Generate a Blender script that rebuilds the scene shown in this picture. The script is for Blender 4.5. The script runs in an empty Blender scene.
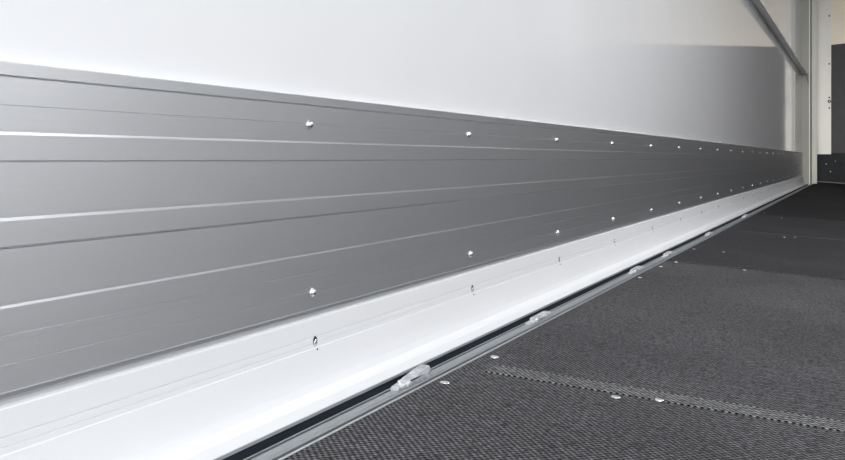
import bpy, bmesh, math
from mathutils import Vector, Matrix

S = bpy.context.scene
COL = S.collection

# ------------------------------------------------------------------ camera
CZ = 0.335                                   # eye height above the floor edge at the rail
cam_d = bpy.data.cameras.new('camera')
cam_d.sensor_width = 36.0
cam_d.lens = 36.0 * 965 / 845
cam_d.shift_y = -71 / 845
cam_d.clip_start = 0.02
cam_d.clip_end = 200
cam = bpy.data.objects.new('camera', cam_d)
cam.location = (0, 0, CZ)
cam.rotation_euler = (math.radians(90), 0, math.radians(24.437))
COL.objects.link(cam)
S.camera = cam

# ------------------------------------------------------------------ light and exposure
OPEN_Y = -0.45                               # the open rear doorway, just behind the camera
LEN = 15.3                                   # inner length to the far end wall
XL, XR = -0.712, 1.76
ZTOP = 2.85
W = bpy.data.worlds.new('overcast_sky')
S.world = W
W.use_nodes = True
nt = W.node_tree
bg = nt.nodes['Background']
bg.inputs['Color'].default_value = (0.93, 0.96, 1.0, 1)
bg.inputs['Strength'].default_value = 3.55

sd = bpy.data.lights.new('hazy_low_sun', 'SUN')
sd.energy = 2.1
sd.angle = math.radians(12)
sd.color = (1.0, 0.965, 0.91)
so = bpy.data.objects.new('hazy_low_sun', sd)
so.rotation_euler = (math.radians(90 - 1.8), 0, math.radians(2.0))   # shines along the box, slightly down and to the left
COL.objects.link(so)

FILL_LIGHTS = ((1.2, 9), (3.2, 50), (5.6, 12), (8.5, 7), (11.2, 14))               # added fill lights without fixtures, high on the right: (y, watts)
for i_, (ly, lw) in enumerate(FILL_LIGHTS):
    ld = bpy.data.lights.new('added_fill_light', 'AREA')
    ld.shape = 'RECTANGLE'
    ld.size, ld.size_y = 0.35, 1.3
    ld.energy = lw
    ld.color = (0.97, 0.98, 1.0)
    lo = bpy.data.objects.new('added_fill_light', ld)
    lo.location = (XR - 0.35, ly, ZTOP - 0.16)
    lo.rotation_euler = (0, math.radians(48), 0)          # washes across to the left wall
    COL.objects.link(lo)

pd = bpy.data.lights.new('doorway_portal', 'AREA')
pd.shape = 'RECTANGLE'
pd.size = XR - XL
pd.size_y = ZTOP + 0.3
pd.cycles.is_portal = True
po = bpy.data.objects.new('doorway_portal', pd)
po.location = ((XL + XR) / 2, OPEN_Y, (ZTOP - 0.3) / 2)
po.rotation_euler = (math.radians(90), 0, 0)    # faces into the box (+Y)
COL.objects.link(po)

S.view_settings.view_transform = 'Standard'
S.view_settings.look = 'None'
S.view_settings.gamma = 1.0
S.view_settings.use_curve_mapping = False
S.view_settings.exposure = 0.08
S.cycles.max_bounces = 16
S.cycles.diffuse_bounces = 12
S.cycles.glossy_bounces = 8
S.cycles.use_denoising = True


# ------------------------------------------------------------------ materials
def srgb(*c):
    return tuple(((v / 255) / 12.92 if v / 255 <= .04045 else ((v / 255 + .055) / 1.055) ** 2.4) for v in c) + (1,)


def mat(name, col, rough=0.5, metal=0.0, spec=0.5, noise=0.0, nscale=(1, 1, 1), bump=0.0, coat=0.0, coat_rough=0.05, rvar=0.0):
    m = bpy.data.materials.new(name)
    m.use_nodes = True
    n, l = m.node_tree.nodes, m.node_tree.links
    b = n['Principled BSDF']
    b.inputs['Base Color'].default_value = col
    b.inputs['Roughness'].default_value = rough
    b.inputs['Metallic'].default_value = metal
    b.inputs['Specular IOR Level'].default_value = spec
    b.inputs['Coat Weight'].default_value = coat
    b.inputs['Coat Roughness'].default_value = coat_rough
    tc = n.new('ShaderNodeTexCoord')
    mp = n.new('ShaderNodeMapping')
    mp.inputs['Scale'].default_value = nscale
    l.new(tc.outputs['Object'], mp.inputs['Vector'])
    tx = n.new('ShaderNodeTexNoise')
    tx.inputs['Scale'].default_value = 1.0
    tx.inputs['Detail'].default_value = 4.0
    l.new(mp.outputs['Vector'], tx.inputs['Vector'])
    mx = n.new('ShaderNodeMixRGB')
    mx.blend_type = 'MULTIPLY'
    mx.inputs['Fac'].default_value = 1.0
    mx.inputs['Color1'].default_value = col
    mr = n.new('ShaderNodeMapRange')
    mr.inputs['From Min'].default_value = 0.3
    mr.inputs['From Max'].default_value = 0.7
    mr.inputs['To Min'].default_value = 1 - noise
    mr.inputs['To Max'].default_value = 1 + noise * .5
    l.new(tx.outputs['Fac'], mr.inputs['Value'])
    l.new(mr.outputs['Result'], mx.inputs['Color2'])
    l.new(mx.outputs['Color'], b.inputs['Base Color'])
    if rvar:
        rr = n.new('ShaderNodeMapRange')
        rr.inputs['From Min'].default_value = 0.3
        rr.inputs['From Max'].default_value = 0.7
        rr.inputs['To Min'].default_value = rough - rvar
        rr.inputs['To Max'].default_value = rough + rvar
        l.new(tx.outputs['Fac'], rr.inputs['Value'])
        l.new(rr.outputs['Result'], b.inputs['Roughness'])
    if bump:
        bp = n.new('ShaderNodeBump')
        bp.inputs['Strength'].default_value = 1.0
        bp.inputs['Distance'].default_value = bump
        l.new(tx.outputs['Fac'], bp.inputs['Height'])
        l.new(bp.outputs['Normal'], b.inputs['Normal'])
    return m


M_WALL = mat('white_glass_fibre', srgb(228, 228, 229), 0.05, spec=0.5, noise=0.01, nscale=(3, 3, 3), rvar=0.01)
M_CEIL = mat('white_ceiling_skin', srgb(232, 232, 230), 0.4)
M_ALU = mat('ribbed_aluminium', srgb(216, 217, 219), 0.36, metal=0.93, noise=0.015, nscale=(60, 0.3, 260), rvar=0.012)
an = M_ALU.node_tree
an.nodes['Principled BSDF'].inputs['Anisotropic'].default_value = 0.8
ct = an.nodes.new('ShaderNodeCombineXYZ')          # drawn grain runs lengthwise, so the sheen spreads up and down
ct.inputs['Z'].default_value = 1.0
an.links.new(ct.outputs[0], an.nodes['Principled BSDF'].inputs['Tangent'])
M_SKIRT = mat('white_lacquered_metal', srgb(215, 215, 216), 0.65, spec=0.2, noise=0.015, nscale=(6, 1.5, 6))
M_EDGE = mat('grey_extrusion_edge', srgb(165, 170, 172), 0.35, metal=0.6)
M_RAIL = mat('satin_aluminium', srgb(160, 164, 167), 0.40, metal=0.7, noise=0.08, nscale=(90, 1.2, 90), rvar=0.05)
M_RUBBER_SHADE = mat('dark_rubber_gap_shade', srgb(42, 46, 55), 0.8, spec=0.2, noise=0.2, nscale=(30, 8, 30))  # rubber bed; tone also carries the shade of the gap below the skirting
M_ZINC = mat('bright_zinc', srgb(222, 222, 222), 0.25, metal=0.97)
M_WRAIL = mat('light_grey_rail', srgb(240, 241, 239), 0.4, metal=0.1)
M_BRACKET = mat('dull_grey_bracket', srgb(118, 120, 118), 0.7, spec=0.2)
M_CAST = mat("cast_zinc", srgb(205, 206, 210), 0.45, metal=0.6, noise=0.45, nscale=(80, 60, 80), bump=0.001)
M_DARKHOLE = mat('dark_recess', srgb(50, 52, 56), 0.8)
M_POST_SHADED = mat('grey_post_shaded', srgb(156, 157, 151), 0.6, spec=0.2, noise=0.05, nscale=(10, 10, 2))  # darker copy of the post metal, shade put into the colour
M_POST_LIT = mat('grey_green_post_lit', srgb(206, 207, 200), 0.6, spec=0.2, noise=0.05, nscale=(10, 10, 2))  # paler copy of the post metal, brighter lighting put into the colour
M_STRIP = mat('cream_strip', srgb(230, 230, 225), 0.4, noise=0.04, nscale=(6, 6, 2))
M_ENDWALL = mat('cream_end_wall', srgb(240, 230, 213), 0.4, noise=0.04, nscale=(3, 3, 3))
M_PANEL = mat('charcoal_panel', srgb(68, 68, 72), 0.6, spec=0.3, noise=0.12, nscale=(12, 12, 12))
M_KICK = mat('dark_kick_plate', srgb(31, 35, 41), 0.6, spec=0.2, noise=0.35, nscale=(5, 5, 9))
M_KICKTRIM = mat('dull_trim', srgb(84, 90, 96), 0.5)
M_GROUND = mat('concrete_yard', srgb(150, 148, 144), 0.9, noise=0.15, nscale=(1, 1, 1))


def floor_mat(name, col, pitch=0.0095):
    """Film-faced plywood with a pressed wire-mesh pattern: staggered raised pips."""
    m = bpy.data.materials.new(name)
    m.use_nodes = True
    n, l = m.node_tree.nodes, m.node_tree.links
    b = n['Principled BSDF']
    b.inputs['Roughness'].default_value = 0.75
    b.inputs['Specular IOR Level'].default_value = 0.15
    tc = n.new('ShaderNodeTexCoord')
    sp = n.new('ShaderNodeSeparateXYZ')
    l.new(tc.outputs['Object'], sp.inputs[0])

    def M(op, a, b2=None):
        q = n.new('ShaderNodeMath')
        q.operation = op
        for i, v in enumerate((a, b2)):
            if v is None:
                continue
            if isinstance(v, (int, float)):
                q.inputs[i].default_value = v
            else:
                l.new(v, q.inputs[i])
        return q.outputs[0]
    a = M('COSINE', M('MULTIPLY', sp.outputs['X'], 2 * math.pi / pitch))
    c = M('COSINE', M('MULTIPLY', sp.outputs['Y'], 2 * math.pi / (pitch * 1.15)))
    h = M('MULTIPLY', a, c)                          # staggered bumps -1..1
    cr = n.new('ShaderNodeMapRange')
    cr.inputs['From Min'].default_value = -0.6
    cr.inputs['From Max'].default_value = 0.6
    cr.inputs['To Min'].default_value = 0.0
    cr.inputs['To Max'].default_value = 1.9
    l.new(h, cr.inputs['Value'])
    nz = n.new('ShaderNodeTexNoise')
    nz.inputs['Scale'].default_value = 2.6
    nz.inputs['Detail'].default_value = 6
    l.new(tc.outputs['Object'], nz.inputs['Vector'])
    nr = n.new('ShaderNodeMapRange')
    nr.inputs['From Min'].default_value = 0.3
    nr.inputs['From Max'].default_value = 0.7
    nr.inputs['To Min'].default_value = 0.82
    nr.inputs['To Max'].default_value = 1.2
    l.new(nz.outputs['Fac'], nr.inputs['Value'])
    n2 = n.new('ShaderNodeTexNoise')
    n2.inputs['Scale'].default_value = 160
    n2.inputs['Detail'].default_value = 2
    l.new(tc.outputs['Object'], n2.inputs['Vector'])
    n2r = n.new('ShaderNodeMapRange')
    n2r.inputs['From Min'].default_value = 0.3
    n2r.inputs['From Max'].default_value = 0.7
    n2r.inputs['To Min'].default_value = 0.3
    n2r.inputs['To Max'].default_value = 1.85
    l.new(n2.outputs['Fac'], n2r.inputs['Value'])
    f = M('MULTIPLY', M('MULTIPLY', cr.outputs['Result'], nr.outputs['Result']), n2r.outputs['Result'])
    mx = n.new('ShaderNodeMixRGB')
    mx.blend_type = 'MULTIPLY'
    mx.inputs['Fac'].default_value = 1
    mx.inputs['Color1'].default_value = col
    l.new(f, mx.inputs['Color2'])
    l.new(mx.outputs['Color'], b.inputs['Base Color'])
    bp = n.new('ShaderNodeBump')
    bp.inputs['Strength'].default_value = 0.7
    bp.inputs['Distance'].default_value = 0.0006
    l.new(h, bp.inputs['Height'])
    l.new(bp.outputs['Normal'], b.inputs['Normal'])
    return m


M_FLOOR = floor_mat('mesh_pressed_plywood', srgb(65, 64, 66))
M_FLOOR_DARK_DIM = floor_mat('mesh_pressed_plywood_dark_dimmed', srgb(46, 45, 48))  # darker board tint, with the light falling off inwards put into the colour
M_FLOOR_FAR_DIM = floor_mat('mesh_pressed_plywood_far_dimmed', srgb(30, 30, 32))  # farthest sheets: loss of light towards the end wall put into the colour
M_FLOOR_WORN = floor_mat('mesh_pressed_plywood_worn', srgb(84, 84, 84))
M_FLOOR_SEAM = floor_mat('mesh_pressed_plywood_joint', srgb(62, 61, 62))


# ------------------------------------------------------------------ mesh helpers
def finish(name, bm, m, parent=None, smooth=False):
    bmesh.ops.remove_doubles(bm, verts=bm.verts, dist=1e-6)
    bmesh.ops.recalc_face_normals(bm, faces=bm.faces)
    me = bpy.data.meshes.new(name)
    bm.to_mesh(me)
    bm.free()
    if smooth:
        for p in me.polygons:
            p.use_smooth = True
    me.materials.append(m)
    o = bpy.data.objects.new(name, me)
    COL.objects.link(o)
    if parent:
        o.parent = parent
    return o


def box_bm(bm, x0, x1, y0, y1, z0, z1):
    r = bmesh.ops.create_cube(bm, size=1)
    for v in r['verts']:
        v.co = Vector(((x0 + x1) / 2 + v.co.x * (x1 - x0), (y0 + y1) / 2 + v.co.y * (y1 - y0), (z0 + z1) / 2 + v.co.z * (z1 - z0)))
    return r['verts']


def box(name, b, m, parent=None, bevel=0.0):
    bm = bmesh.new()
    box_bm(bm, *b)
    if bevel:
        bmesh.ops.bevel(bm, geom=bm.edges[:], offset=bevel, segments=2, affect='EDGES')
    return finish(name, bm, m, parent)


def extrude(name, pts, y0, y1, m, parent=None, origin=(0, 0, 0)):
    """Closed (x, z) section pushed along the length of the box."""
    bm = bmesh.new()
    ox, oy, oz = origin
    a = [bm.verts.new((x - ox, y0 - oy, z - oz)) for x, z in pts]
    b = [bm.verts.new((x - ox, y1 - oy, z - oz)) for x, z in pts]
    k = len(pts)
    for i in range(k):
        bm.faces.new((a[i], a[(i + 1) % k], b[(i + 1) % k], b[i]))
    bm.faces.new(a)
    bm.faces.new(b[::-1])
    return finish(name, bm, m, parent)


def prism_xy(name, pts, z0, z1, m, parent=None):
    bm = bmesh.new()
    a = [bm.verts.new((x, y, z0)) for x, y in pts]
    b = [bm.verts.new((x, y, z1)) for x, y in pts]
    k = len(pts)
    for i in range(k):
        bm.faces.new((a[i], a[(i + 1) % k], b[(i + 1) % k], b[i]))
    bm.faces.new(a)
    bm.faces.new(b[::-1])
    return finish(name, bm, m, parent)


def lathe(name, prof, m, parent=None, seg=20, axis='X'):
    """prof = [(height along axis, radius)] ; open ends are closed on the axis."""
    bm = bmesh.new()
    rings = []
    for h, r in prof:
        ring = []
        for i in range(seg):
            t = 2 * math.pi * i / seg
            c, s = r * math.cos(t), r * math.sin(t)
            ring.append(bm.verts.new((h, c, s) if axis == 'X' else ((c, h, s) if axis == 'Y' else (c, s, h))))
        rings.append(ring)
    for a, b in zip(rings, rings[1:]):
        for i in range(seg):
            bm.faces.new((a[i], a[(i + 1) % seg], b[(i + 1) % seg], b[i]))
    bm.faces.new(rings[0])
    bm.faces.new(rings[-1][::-1])
    return finish(name, bm, m, parent, smooth=True)


def root(name, label, cat, loc, group=None):
    o = bpy.data.objects.new(name, None)
    o.empty_display_size = 0.05
    o.location = loc
    COL.objects.link(o)
    o['label'] = label
    o['category'] = cat
    if group:
        o['group'] = group
    return o


def struct(o, label=None):
    o['kind'] = 'structure'
    if label:
        o['label'] = label
    return o


def copy_part(o, loc, parent):
    c = o.copy()
    COL.objects.link(c)
    c.parent = parent
    c.location = loc
    return c


# ------------------------------------------------------------------ the box body
SLOPE = 0.0656                               # the floor falls slightly to the right
XF0 = -0.586                                 # left edge of the plywood


def floor_z(x):
    return 0.0003 - (x - XF0) * SLOPE


Z_LOW = -0.30
struct(box('wall_left', (XL - 0.06, XL, OPEN_Y, LEN + 0.06, Z_LOW, ZTOP + 0.06), M_WALL))
struct(box('wall_right', (XR, XR + 0.06, OPEN_Y, LEN + 0.06, Z_LOW, ZTOP + 0.06), M_WALL))
struct(box('wall_end', (XL, XR, LEN, LEN + 0.06, Z_LOW, ZTOP + 0.06), M_ENDWALL))
struct(box('ceiling', (XL, XR, OPEN_Y, LEN, ZTOP, ZTOP + 0.06), M_CEIL))
struct(box('ground', (-30, 30, -60, OPEN_Y - 0.3, -1.35, -1.30), M_GROUND))
struct(extrude('trim_1', [(XL, -.0262), (XF0, -.0262), (XF0, -.032), (XR, floor_z(XR) - .0305), (XR, floor_z(XR) - .06), (XL, -.06)], OPEN_Y, LEN, M_RUBBER_SHADE))      # bed under the rail and the plywood

# plywood sheets, butted at the seams (y of each seam read off the floor)
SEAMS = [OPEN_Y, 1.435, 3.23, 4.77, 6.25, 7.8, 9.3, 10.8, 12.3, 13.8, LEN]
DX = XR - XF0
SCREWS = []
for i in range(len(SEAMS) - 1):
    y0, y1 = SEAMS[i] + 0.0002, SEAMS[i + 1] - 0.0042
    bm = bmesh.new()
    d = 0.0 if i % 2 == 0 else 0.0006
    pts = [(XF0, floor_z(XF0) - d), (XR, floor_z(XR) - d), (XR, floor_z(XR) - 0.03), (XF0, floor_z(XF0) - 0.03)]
    fl = extrude('floor', pts, y0, y1, M_FLOOR if i < 2 else (M_FLOOR_DARK_DIM if i < 4 else M_FLOOR_FAR_DIM))
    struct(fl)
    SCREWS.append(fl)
# worn strips on the joints
for k, (yy, x0, wd) in enumerate(((1.437, -0.545, 0.052), (3.232, -0.54, 0.012), (4.772, -0.53, 0.02))):
    sm = M_FLOOR_WORN if k == 0 else M_FLOOR_SEAM
    pts = [(x0, floor_z(x0) + 0.0007), (XR - 0.01, floor_z(XR - 0.01) + 0.0007), (XR - 0.01, floor_z(XR - 0.01) - 0.0005), (x0, floor_z(x0) - 0.0005)]
    extrude('seam_strip', pts, yy, yy + wd, sm, SCREWS[k + 1])

F, TH = 965.0, math.radians(24.437)


def floor_at(u, v):
    """Where on the sloping floor the sight line through (u, v) of the photograph lands."""
    a = (u - 422.5) / F
    c = (v - 159.0) / F
    dx, dy, dz = -math.sin(TH) + a * math.cos(TH), math.cos(TH) + a * math.sin(TH), -c
    # CZ + t*dz = 0.0003 - (t*dx - XF0)*SLOPE
    t = (0.0003 + XF0 * SLOPE - CZ) / (dz + dx * SLOPE)
    return t * dx, t * dy


first = None
for (u, v) in ((445, 382.5), (494.7, 356.8), (616, 397), (659.5, 399.7), (661, 266.5), (676, 262), (640, 277.5), (744.5, 270), (694, 249), (723.5, 252), (784, 237), (795, 237.3), (764, 212.6), (781.5, 218)):
    x, y = floor_at(u, v)
    if x < XF0 + 0.012:
        x = XF0 + 0.012
    par = next(SCREWS[i] for i in range(len(SCREWS)) if SEAMS[i] <= y < SEAMS[i + 1])
    r = 0.0075
    if first is None:
        first = lathe('floor_screw', [(-0.003, r), (0.0004, r), (0.0011, r * .8), (0.0013, r * .2)], M_ZINC, par, 16, 'Z')
        first.location = (x, y, floor_z(x))
        first.rotation_euler = (0, math.atan(SLOPE), 0)
    else:
        c_ = copy_part(first, (x, y, floor_z(x)), par)
        if y > 2.5:
            c_.scale = (.75, .75, .75)

# ------------------------------------------------------------------ ribbed aluminium panel on the left wall
K = 0.7 / math.cos(TH)
POST_Y = 13.73


def zs(s, w=0.7):
    return CZ + s * w / math.cos(TH)


xb, xr = -0.700, -0.6994
P = []


def pt(x, z):
    P.append((x, z))


def vgroove(x, z, w=0.0008, d=0.0010):
    pt(x, z + w); pt(x - d, z); pt(x, z - w)


zt = zs(.1144)
pt(XL, zt); pt(xr - .001, zt); pt(xr, zt - .001)
pt(xr, zs(.0978) + .0012); pt(xb - .002, zs(.0978)); pt(xb, zs(.0978) - .0018)
vgroove(xb, zs(.0635), .0006)
z = zs(.0302); pt(xb, z + .0013); pt(xr, z - .0013)
z = zs(-.003); pt(xr, z + .0010); pt(xb - .0020, z + .0003); pt(xb - .0020, z - .0006); pt(xb, z - .0008)
z = zs(-.0709); pt(xb, z + .0015); pt(xr, z - .0015)
z = zs(-.1043); pt(xr, z + .002); vgroove(xr, z + .0008, .0005, .0015); pt(xb - .0016, z - .0006); pt(xb, z - .0016)
z = zs(-.173); pt(xb, z + .0013); pt(xr, z - .0013)
vgroove(xr, zs(-.2064), .0006); vgroove(xr, zs(-.215), .0003, .0005); vgroove(xr, zs(-.2405), .0006)
z = zs(-.273); pt(xr, z + .0008); pt(xr + .0001, z); pt(xr - .001, z - .0012); pt(xb - .0050, z - .0016)
pt(xb - .0050, zs(-.281)); pt(xb - .0040, zs(-.2815)); pt(xb - .0040, zs(-.2825)); pt(xb - .0055, zs(-.2830))
pt(xb - .0055, zs(-.292)); pt(XL, zs(-.292))
panel = root('wall_panel', 'long grey ribbed aluminium panel bolted along the lower left wall', 'panel', (-0.7, 0.2, zs(-.29)))
Y_NEAR = -0.35
extrude('ribbed_sheet', P, Y_NEAR, POST_Y, M_ALU, panel, origin=panel.location)


def bolt(parent, loc, r=0.0062):
    o = lathe('bolt', [(-0.002, r * 1.05), (0.0008, r * 1.05), (0.0012, r * .9), (0.0030, r * .82), (0.0046, r * .55), (0.0054, r * .12)], M_ZINC, parent, 18)
    o.location = loc
    return o


pl = panel.location
b0 = None
for k in range(-2, 21):
    for s, dy in ((.0620, 0.0), (-.2430, 0.008)):
        y = 1.159 + .599 * k + dy
        if y > POST_Y - .05:
            continue
        x = (xb if s > 0 else xr) - .0
        loc = Vector((x + .0002, y, zs(s))) - pl
        b0 = bolt(panel, loc) if b0 is None else (copy_part(b0, loc, panel), b0)[1]

# a lone screw in the white wall just above the panel, far down
lone = lathe('wall_screw', [(-0.002, .009), (0.001, .009), (0.004, .006), (.005, .001)], M_ZINC, None, 16)
yl = (742 / (861 - 722.5) - .2896) / .9104
lone.location = (XL, yl, zs(.120))
lone['label'] = 'single small bright screw in the white wall just above the ribbed panel'
lone['category'] = 'screw'

# ------------------------------------------------------------------ white skirting profile
xs = -0.6945
P = []
pt(XL + .001, zs(-.2895)); pt(xs - .0025, zs(-.2895)); pt(xs - .0016, zs(-.2895) - .001)
z = zs(-.3225); pt(xs - .0002, z + .0007); pt(xs - .0012, z); pt(xs - .0001, z - .0006)
z = zs(-.3335); pt(xs + .0003, z + .0003); pt(xs - .0003, z); pt(xs + .0003, z - .0003)
z = zs(-.3430); pt(xs + .0006, z + .0008); pt(xs + .0014, z - .0003)
pts_curve = [(-.6915, -.362), (-.6895, -.385), (-.6872, -.409), (-.6850, -.425)]
for x, s in pts_curve:
    pt(x, zs(s, -x))
for x, s in ((-.6775, -.4368), (-.6665, -.4487), (-.6530, -.4580), (-.6405, -.4635)):
    pt(x, zs(s, -x))
skirt = root('skirting_profile', 'white metal skirting profile flaring from the ribbed panel down to the floor', 'skirting', (-0.67, 0.2, 0.0))
edge_z = zs(-.4635, .6405)
P2 = list(P)
pt(-.6405, edge_z - .0008); pt(-.6425, edge_z - .0012); pt(XL + .001, edge_z - .0012)
extrude('profile_face', P, Y_NEAR, POST_Y - .002, M_SKIRT, skirt, origin=skirt.location)
extrude('lower_lip', [(-.6425, edge_z - .0012), (-.6395, edge_z - .0008), (-.6390, edge_z - .0042), (-.6440, edge_z - .0044)],
        Y_NEAR, POST_Y - .002, M_EDGE, skirt, origin=skirt.location)
extrude('gap_shade_filler', [(-.6445, edge_z - .0046), (-.6425, edge_z - .0046), (-.6425, -.0262), (-.70, -.0262), (-.70, -.0235), (-.6445, -.0235)],
        Y_NEAR, POST_Y - .002, M_RUBBER_SHADE, skirt, origin=skirt.location)  # dark filler added to give the gap under the lip its shade
h0 = None
for k in range(-2, 21):
    y = 1.159 + .599 * k + .0065
    if y > POST_Y - .05:
        continue
    loc = Vector((xs, y, zs(-.3318))) - skirt.location
    if h0 is None:
        h0 = lathe('screw_recess', [(-.001, .0052), (.0003, .0052), (.0006, .0044), (.0002, .0036)], M_DARKHOLE, skirt, 18)
        h0.location = loc
        h0.scale = (1, 1.15, 1.45)
        s0 = lathe('screw', [(0.0, .0030), (.0014, .0028), (.0020, .0012)], M_ZINC, h0, 14)
        s0.location = (0, .0006, -.0004)
        t0 = lathe('drain_hole', [(-.001, .0014), (.0005, .0014)], M_DARKHOLE, skirt, 10)
        t0.location = loc + Vector((0.002, .003, -.0110))
    else:
        c = copy_part(h0, loc, skirt)
        copy_part(s0, s0.location, c)
        copy_part(t0, loc + Vector((0.002, .003, -.0110)), skirt)

# ------------------------------------------------------------------ aluminium floor rail
rail = root('floor_rail', 'grooved aluminium track running along the floor edge beside the white skirting', 'track', (-.61, 0.2, -.0262))
ro = rail.location
extrude('rail_lip', [(-.627, -.0262), (-.627, zs(-.4865, .627)), (-.6245, zs(-.4885, .6245)), (-.6245, -.0262)], Y_NEAR, POST_Y, M_RAIL, rail, origin=ro)
zt0 = zs(-.4925, .619)
extrude('rail_body', [(-.6205, -.0262), (-.6205, zt0 - .003), (-.619, zt0), (-.615, zt0 + .0012), (-.606, zt0 + .0006), (-.603, zs(-.506, .603)),
                      (-.6015, zs(-.506, .603) + .0012), (-.599, zs(-.510, .599)), (-.598, -.012), (-.598, -.0262)], Y_NEAR, POST_Y, M_RAIL, rail, origin=ro)
extrude('rail_border', [(-.5905, -.0262), (-.5905, .0006), (-.5896, .0014), (-.5875, .0014), (-.5868, .0006), (-.5868, -.0262)], Y_NEAR, POST_Y, M_EDGE, rail, origin=ro)


# ------------------------------------------------------------------ clips sitting in the track
def wedge(name, m, parent, L, wd, h0_, h1_, y0=0.0, z0=0.0, tw=0.8, x0=0.0):
    """Bevelled wedge along Y, low at y0, high towards the far end, narrower on top."""
    bm = bmesh.new()
    sec = []
    for f, hh, ww in ((0, h0_ * .7, .85), (.04, h0_, .95), (.45, h0_ + (h1_ - h0_) * .52, 1.0), (.93, h1_, 1.0), (.97, h1_ * .97, .98), (1, h1_ * .8, .92)):
        y = y0 + f * L
        a = wd / 2 * ww
        ring = [(-a, z0), (a, z0), (a, z0 + hh * .55), (a * tw, z0 + hh * .92), (a * tw * .7, z0 + hh), (-a * tw * .7, z0 + hh), (-a * tw, z0 + hh * .92), (-a, z0 + hh * .55)]
        sec.append([bm.verts.new((x0 + p[0], y, p[1])) for p in ring])
    for a, b in zip(sec, sec[1:]):
        for i in range(8):
            bm.faces.new((a[i], a[(i + 1) % 8], b[(i + 1) % 8], b[i]))
    bm.faces.new(sec[0])
    bm.faces.new(sec[-1][::-1])
    return finish(name, bm, m, parent)


def clip(y, L, h, wd, label, tilt=0.0, yaw=0.0, h0_=0.45):
    r = root('track_clip', label, 'clip', (-.6125, y, zt0 + .0010), 'metal clips in the floor track')
    r.rotation_euler = (math.radians(tilt), 0, math.radians(yaw))
    wedge('clip_body', M_CAST, r, L * .74, wd, h * h0_, h, y0=L * .26)
    wedge('clip_tongue', M_CAST, r, L * .34, wd * .72, h * .3, h * .42, y0=0)
    b = box('clip_groove', (wd * .22, wd * .275, L * .34, L * .85, h * .38, h * .50), M_DARKHOLE, r)
    b.location = (wd * .22, 0, 0)
    c = lathe('clip_pin', [(0, wd * .16), (h * .55, wd * .16), (h * .62, wd * .1)], M_CAST, r, 12, 'Z')
    c.location = (0, L * .17, 0)
    return r


def ty(u, w=.6125):
    return (965 * w / .9104 / (861 - u) - w * .4137) / .9104


clip(ty(394), ty(424) - ty(394), .0185, .020, 'large pale metal clip with a raised wedge, nearest in the floor track', yaw=-1.5)
clip(ty(528), ty(547.5) - ty(528), .0085, .019, 'flat metal clip in the floor track, next beyond the large wedge clip', h0_=.9)
clip(ty(630), ty(640) - ty(630), .009, .020, 'small metal clip in the track, nearer of the close pair past mid wall', h0_=.9)
clip(ty(663.5), ty(671) - ty(663.5), .009, .020, 'small metal clip in the track, farther of the close pair past mid wall', h0_=.9)
clip(ty(706), ty(711) - ty(706), .008, .022, 'tiny metal clip in the track, second from the far end', h0_=.9)
clip(ty(743), ty(747) - ty(743), .009, .022, 'tiny bright metal clip in the track, nearest to the far post', h0_=.9)

# ------------------------------------------------------------------ high wall rail
z1 = CZ + 1.120
z2 = CZ + 1.137
wr = root('wall_rail', 'long grey metal rail fixed high along the white left wall, ending at the corner post', 'rail', (-.70, 0.2, z1))
wo = wr.location
extrude('rail_tube', [(XL, z1 + .006), (-.708, z1), (-.698, z1), (-.6965, z1 + .004), (-.690, z1 + .004), (-.6885, z1), (-.664, z1), (-.6625, z1 + .003), (-.6595, z1 + .003), (-.658, z1), (-.650, z1),
                      (-.648, z1 + .002), (-.648, z2 - .002), (-.650, z2), (XL, z2 + .012)],
        Y_NEAR, POST_Y - .002, M_WRAIL, wr, origin=wo)
extrude('rail_bracket', [(-.672, z1 - .0005), (-.634, CZ + .990), (-.629, CZ + .990), (-.632, z1 + .010), (-.6475, z1 + .012), (-.6475, z1 - .0005)], POST_Y - .030, POST_Y - .014, M_BRACKET, wr, origin=wo)
for k in range(14):
    s_ = lathe('rail_screw', [(-.001, .006), (.001, .005), (.002, .002)], M_DARKHOLE, wr, 12)
    s_.location = (-.6480 - wo.x, 0.6 + k * 1.0 - wo.y, (z1 + z2) / 2 - wo.z)

# ------------------------------------------------------------------ far corner post and end wall fittings
post = root('corner_post', 'tall grey green metal post standing in the far left corner', 'post', (-.65, POST_Y, 0))
px, py = post.location.x, post.location.y


def L(pts):
    return [(x - px, y - py) for x, y in pts]


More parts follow.
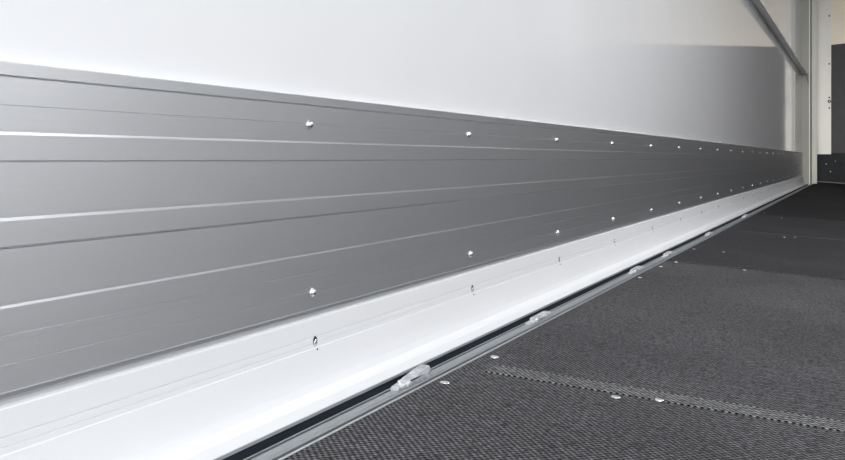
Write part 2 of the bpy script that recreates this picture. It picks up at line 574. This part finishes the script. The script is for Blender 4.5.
prism_xy('post_front', L([(XL, POST_Y), (-.612, POST_Y), (-.606, POST_Y + .006), (-.606, POST_Y + .05), (XL, POST_Y + .05)]), -.018, ZTOP, M_POST_SHADED, post)
prism_xy('post_flange', L([(XL, POST_Y + .05), (-.612, POST_Y + .05), (-.612, POST_Y + .50), (-.5475, POST_Y + .50), (-.5475, POST_Y + .56), (XL, POST_Y + .56)]), -.018, ZTOP, M_POST_LIT, post)
prism_xy('post_highlight_bead', L([(-.624, POST_Y - .006), (-.616, POST_Y - .006), (-.616, POST_Y), (-.624, POST_Y)]), -.018, ZTOP, M_STRIP, post)  # pale raised line drawn in for the highlight along the post
box('post_foot', (XL - px, -.56 - px, -.012, .16, -.020, -.004), M_STRIP, post, .002)

ZK = zs(0) + .082                            # top of the kick plate
strip = root('corner_strip', 'narrow cream vertical strip with screws between the far post and charcoal panel', 'strip', (-.49, LEN, ZK))
box('strip_face', (-.587 + .49, -.397 + .49, -.022, 0, -.012, ZTOP - ZK), M_STRIP, strip, .002)
for zz, r in ((159 - 16, .012), (159 - 64, .012), (159 - 97.5, .012), (159 - 101.5, .024), (159 - 108, .012)):
    o = lathe('screw', [(0, r), (-.004, r), (-.007, r * .6)], M_DARKHOLE, strip, 14, 'Y')
    o.location = (-.422 + .49, -.022, CZ + zz / 965 * 14.1 - ZK)
    if r > .02:
        q = lathe('screw_cap', [(-.007, r * .62), (-.010, r * .5), (-.011, r * .1)], M_ZINC, o, 14, 'Y')

cp = root('bulkhead_panel', 'large charcoal panel covering the lower end wall right of the cream strip', 'panel', (.6, LEN, ZK))
extrude('panel_face', [(-.396, ZK + .012), (XR - .003, ZK + .012), (XR - .003, CZ + 1.665 + .15), (-.396, CZ + 1.665)], LEN - .016, LEN - .0015, M_PANEL, cp, origin=cp.location)
box('panel_gap_seal', (-.396 - .6, XR - .603, -.008, -.0015, 0, .012), M_DARKHOLE, cp)

kp = root('kick_plate', 'dark scuffed metal kick plate across the foot of the end wall', 'plate', (.6, LEN, floor_z(.6)))
fz = floor_z(.6)
extrude('plate_face', [(-.586, floor_z(-.586) + .001), (XR, floor_z(XR) + .001), (XR - .003, ZK), (-.586, ZK)], LEN - .012, LEN - .0015, M_KICK, kp, origin=kp.location)
extrude('plate_bottom_trim', [(-.586, floor_z(-.586) + .001), (XR, floor_z(XR) + .001), (XR, floor_z(XR) + .012), (-.586, floor_z(-.586) + .012)], LEN - .022, LEN - .012, M_KICKTRIM, kp, origin=kp.location)
for x, z in ((-.462, .26), (-.405, .150), (-.34, .30)):
    o = lathe('screw', [(0, .011), (-.004, .011), (-.007, .006)], M_ZINC, kp, 12, 'Y')
    o.location = (x - .6, -.012, z - fz)
